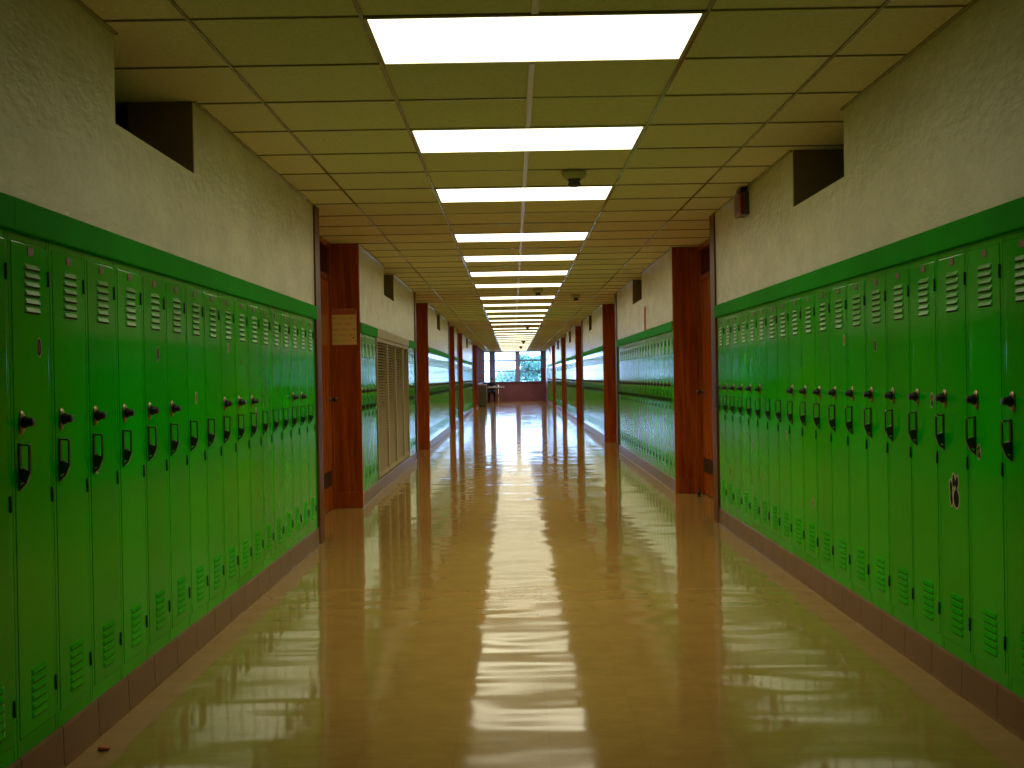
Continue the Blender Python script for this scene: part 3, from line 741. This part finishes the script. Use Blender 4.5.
# person seated at the desk, facing down the corridor
def make_person(x, y):
    V = []; E = []; Rd = []
    def add(p, r, par=None):
        V.append(p); Rd.append(r)
        if par is not None: E.append((par, len(V) - 1))
        return len(V) - 1
    pel = add((0, .06, .53), .125)
    wa = add((0, .07, .66), .115, pel); ch = add((0, .055, .80), .125, wa); sh = add((0, .045, .90), .10, ch)
    nk = add((0, .035, .985), .052, sh); hd0 = add((0, .02, 1.05), .062, nk); hd1 = add((0, .015, 1.105), .078, hd0); add((0, .02, 1.165), .062, hd1)
    for s in (-1, 1):
        a = add((s * .16, .05, .895), .058, sh); e = add((s * .215, -.06, .76 + .02), .042, a); w = add((s * .12, -.30, .785), .028, e)
        hnd = add((s * .105, -.355, .782), .024, w)
        pl = add((s * .10, -.385, .780), .022, hnd)
        for k, (dx, ln) in enumerate(((-.024, .055), (-.008, .066), (.008, .063), (.022, .050))):
            f1 = add((s * (.10 + dx), -.41, .779), .0095, pl); f2 = add((s * (.10 + dx * 1.1), -.41 - ln * .6, .777), .0085, f1); add((s * (.10 + dx * 1.15), -.41 - ln, .770), .007, f2)
        t1 = add((s * .072, -.372, .782), .010, hnd); add((s * .055, -.400, .778), .008, t1)
        h = add((s * .09, .02, .525), .085, pel); k = add((s * .12, -.36, .50), .062, h); an = add((s * .12, -.37, .09), .038, k); he = add((s * .12, -.40, .045), .034, an); add((s * .13, -.52, .03), .028, he)
    me = bpy.data.meshes.new('person'); me.from_pydata([Vector(v) for v in V], E, [])
    o = bpy.data.objects.new('person', me); COL.objects.link(o)
    md = o.modifiers.new('skin', 'SKIN'); md.use_smooth_shade = True
    sk = me.skin_vertices[0].data
    for i, rr in enumerate(Rd): sk[i].radius = (rr, rr)
    sk[0].use_root = True
    sb = o.modifiers.new('sub', 'SUBSURF'); sb.levels = 2; sb.render_levels = 2
    dg = bpy.context.evaluated_depsgraph_get(); ev = o.evaluated_get(dg)
    nm = bpy.data.meshes.new_from_object(ev); o.modifiers.clear(); o.data = nm
    # face and clothing on the one surface
    for v in nm.vertices:
        c = v.co
        if c.z > 1.0:                                        # head: narrower than deep, chin, nose, sockets
            c.x *= .86
            if c.y < -.02:
                d = math.exp(-((c.x) ** 2) / .0002 - ((c.z - 1.10) ** 2) / .0004); c.y -= .022 * d
                for ex in (-.028, .028): c.y += .010 * math.exp(-((c.x - ex) ** 2) / .0002 - ((c.z - 1.125) ** 2) / .0002)
                c.y -= .006 * math.exp(-(c.x ** 2) / .0004 - ((c.z - 1.065) ** 2) / .0001)
        elif .62 < c.z < .93 and abs(c.x) < .15: c.x *= 1.22
    nm.materials.clear()
    for m in (M['skin'], M['navy']): nm.materials.append(m)
    for p in nm.polygons:
        c = p.center; p.use_smooth = True
        p.material_index = 0 if (c.z > .985 or (c.y < -.31 and c.z > .7)) else 1
    hb = MB(); hb.lathe([(0, .098), (.03, .094), (.055, .078), (.074, .045), (.080, .005), (.078, -.03), (.066, -.05), (.060, -.05), (.06, 0), (.0, .03)], M['hair'], seg=20, sx=.95, sy=1.1)
    h = hb.build('hair', o, (0, .032, 1.125)); h.rotation_euler = (-.35, 0, 0)
    o.location = (x, y, 0)
    return o
tag(make_person(CX, CY), 'person in dark clothes seated behind the pale desk, facing the corridor', 'person')

# ------------------------------------------------------------------ outside the end window
q = MB(); q.box(-40, 40, Y1 + .4, 160, -.3, -.15, M['lawn']); tag(q.build('ground'), kind='structure')
def tree(label, x, y, z, rx, rz, n, leaf, seed):
    rnd = random.Random(seed)
    r = thing('tree', label, 'tree', (x, y, -.15), 0, 'trees outside the end window')
    q = MB(); q.tube([(0, 0, 0), (.05, 0, z * .5), (0, .05, z)], [.14, .11, .06], M['bark'], 10)
    for k in range(5):
        a = k * 1.3; q.tube([(.02, 0, z * .55 + .08 * k), (rx * .4 * math.cos(a), rx * .4 * math.sin(a), z + .1 * k), (rx * .7 * math.cos(a), rx * .7 * math.sin(a), z + rz * .4)], [.05, .035, .015], M['bark'], 6)
    q.build('trunk', r)
    q = MB(); blobs = [(rnd.uniform(-.7, .7) * rx, rnd.uniform(-.6, .6) * rx, rnd.uniform(-.7, .7) * rz, rnd.uniform(.28, .48)) for _ in range(16)]
    for k in range(n):
        bx, by, bz, br = blobs[k % len(blobs)]
        d = Vector((rnd.gauss(0, 1), rnd.gauss(0, 1), rnd.gauss(0, 1))).normalized() * br * rx * rnd.uniform(.6, 1.05)
        c = Vector((bx, by, z + bz)) + d
        u = Vector((rnd.gauss(0, 1), rnd.gauss(0, 1), rnd.gauss(0, 1))).normalized(); v = u.orthogonal(); L_ = rnd.uniform(.05, .10)
        q.poly([c - u * L_, c + v * L_ * .45 - u * L_ * .1, c + u * L_, c - v * L_ * .45 - u * L_ * .1], leaf)
    q.build('crown', r)
tree('leafy blue-green tree filling the window pane closest to the alarm-side wall', 1.15, 80, 1.75, 1.25, 1.2, 6000, M['leaf_a'], 3)
tree('low pale leafy tree seen through the middle window pane', -.35, 88, 1.2, 1.15, .75, 4200, M['leaf_b'], 5)

# ------------------------------------------------------------------ world, camera, colour
w = bpy.data.worlds.new('World'); scn.world = w; w.use_nodes = True
bg = w.node_tree.nodes['Background']; bg.inputs['Color'].default_value = (.38, .57, 1.0, 1); bg.inputs['Strength'].default_value = 11.0

cam = bpy.data.cameras.new('camera'); co = bpy.data.objects.new('camera', cam); COL.objects.link(co); scn.camera = co
cam.sensor_width = 36; cam.lens = 36 * 1146.879 / 1024; cam.clip_end = 400; cam.clip_start = .05
roll, pitch, yaw = .01735, -.00585, -.00069
# looking along +Y, pitched down a touch, rolled so that the picture's right side rises
Rm = Matrix.Rotation(-yaw, 3, 'Z') @ Matrix.Rotation(PI / 2 + pitch, 3, 'X') @ Matrix.Rotation(-roll, 3, 'Z')
co.matrix_world = Matrix.Translation((-.1, 0, 1.1983)) @ Rm.to_4x4()

vs = scn.view_settings; vs.view_transform = 'Standard'; vs.look = 'None'; vs.gamma = 1; vs.use_curve_mapping = False; vs.exposure = 0
cy = scn.cycles
cy.use_denoising = True; cy.use_adaptive_sampling = False; cy.denoising_prefilter = 'ACCURATE'; cy.denoising_quality = 'HIGH'
try: cy.denoiser = 'OPENIMAGEDENOISE'
except Exception: pass
cy.max_bounces = 10; cy.diffuse_bounces = 5; cy.glossy_bounces = 5; cy.transparent_max_bounces = 8
cy.sample_clamp_indirect = 8; cy.use_light_tree = True; cy.caustics_reflective = True; cy.caustics_refractive = False
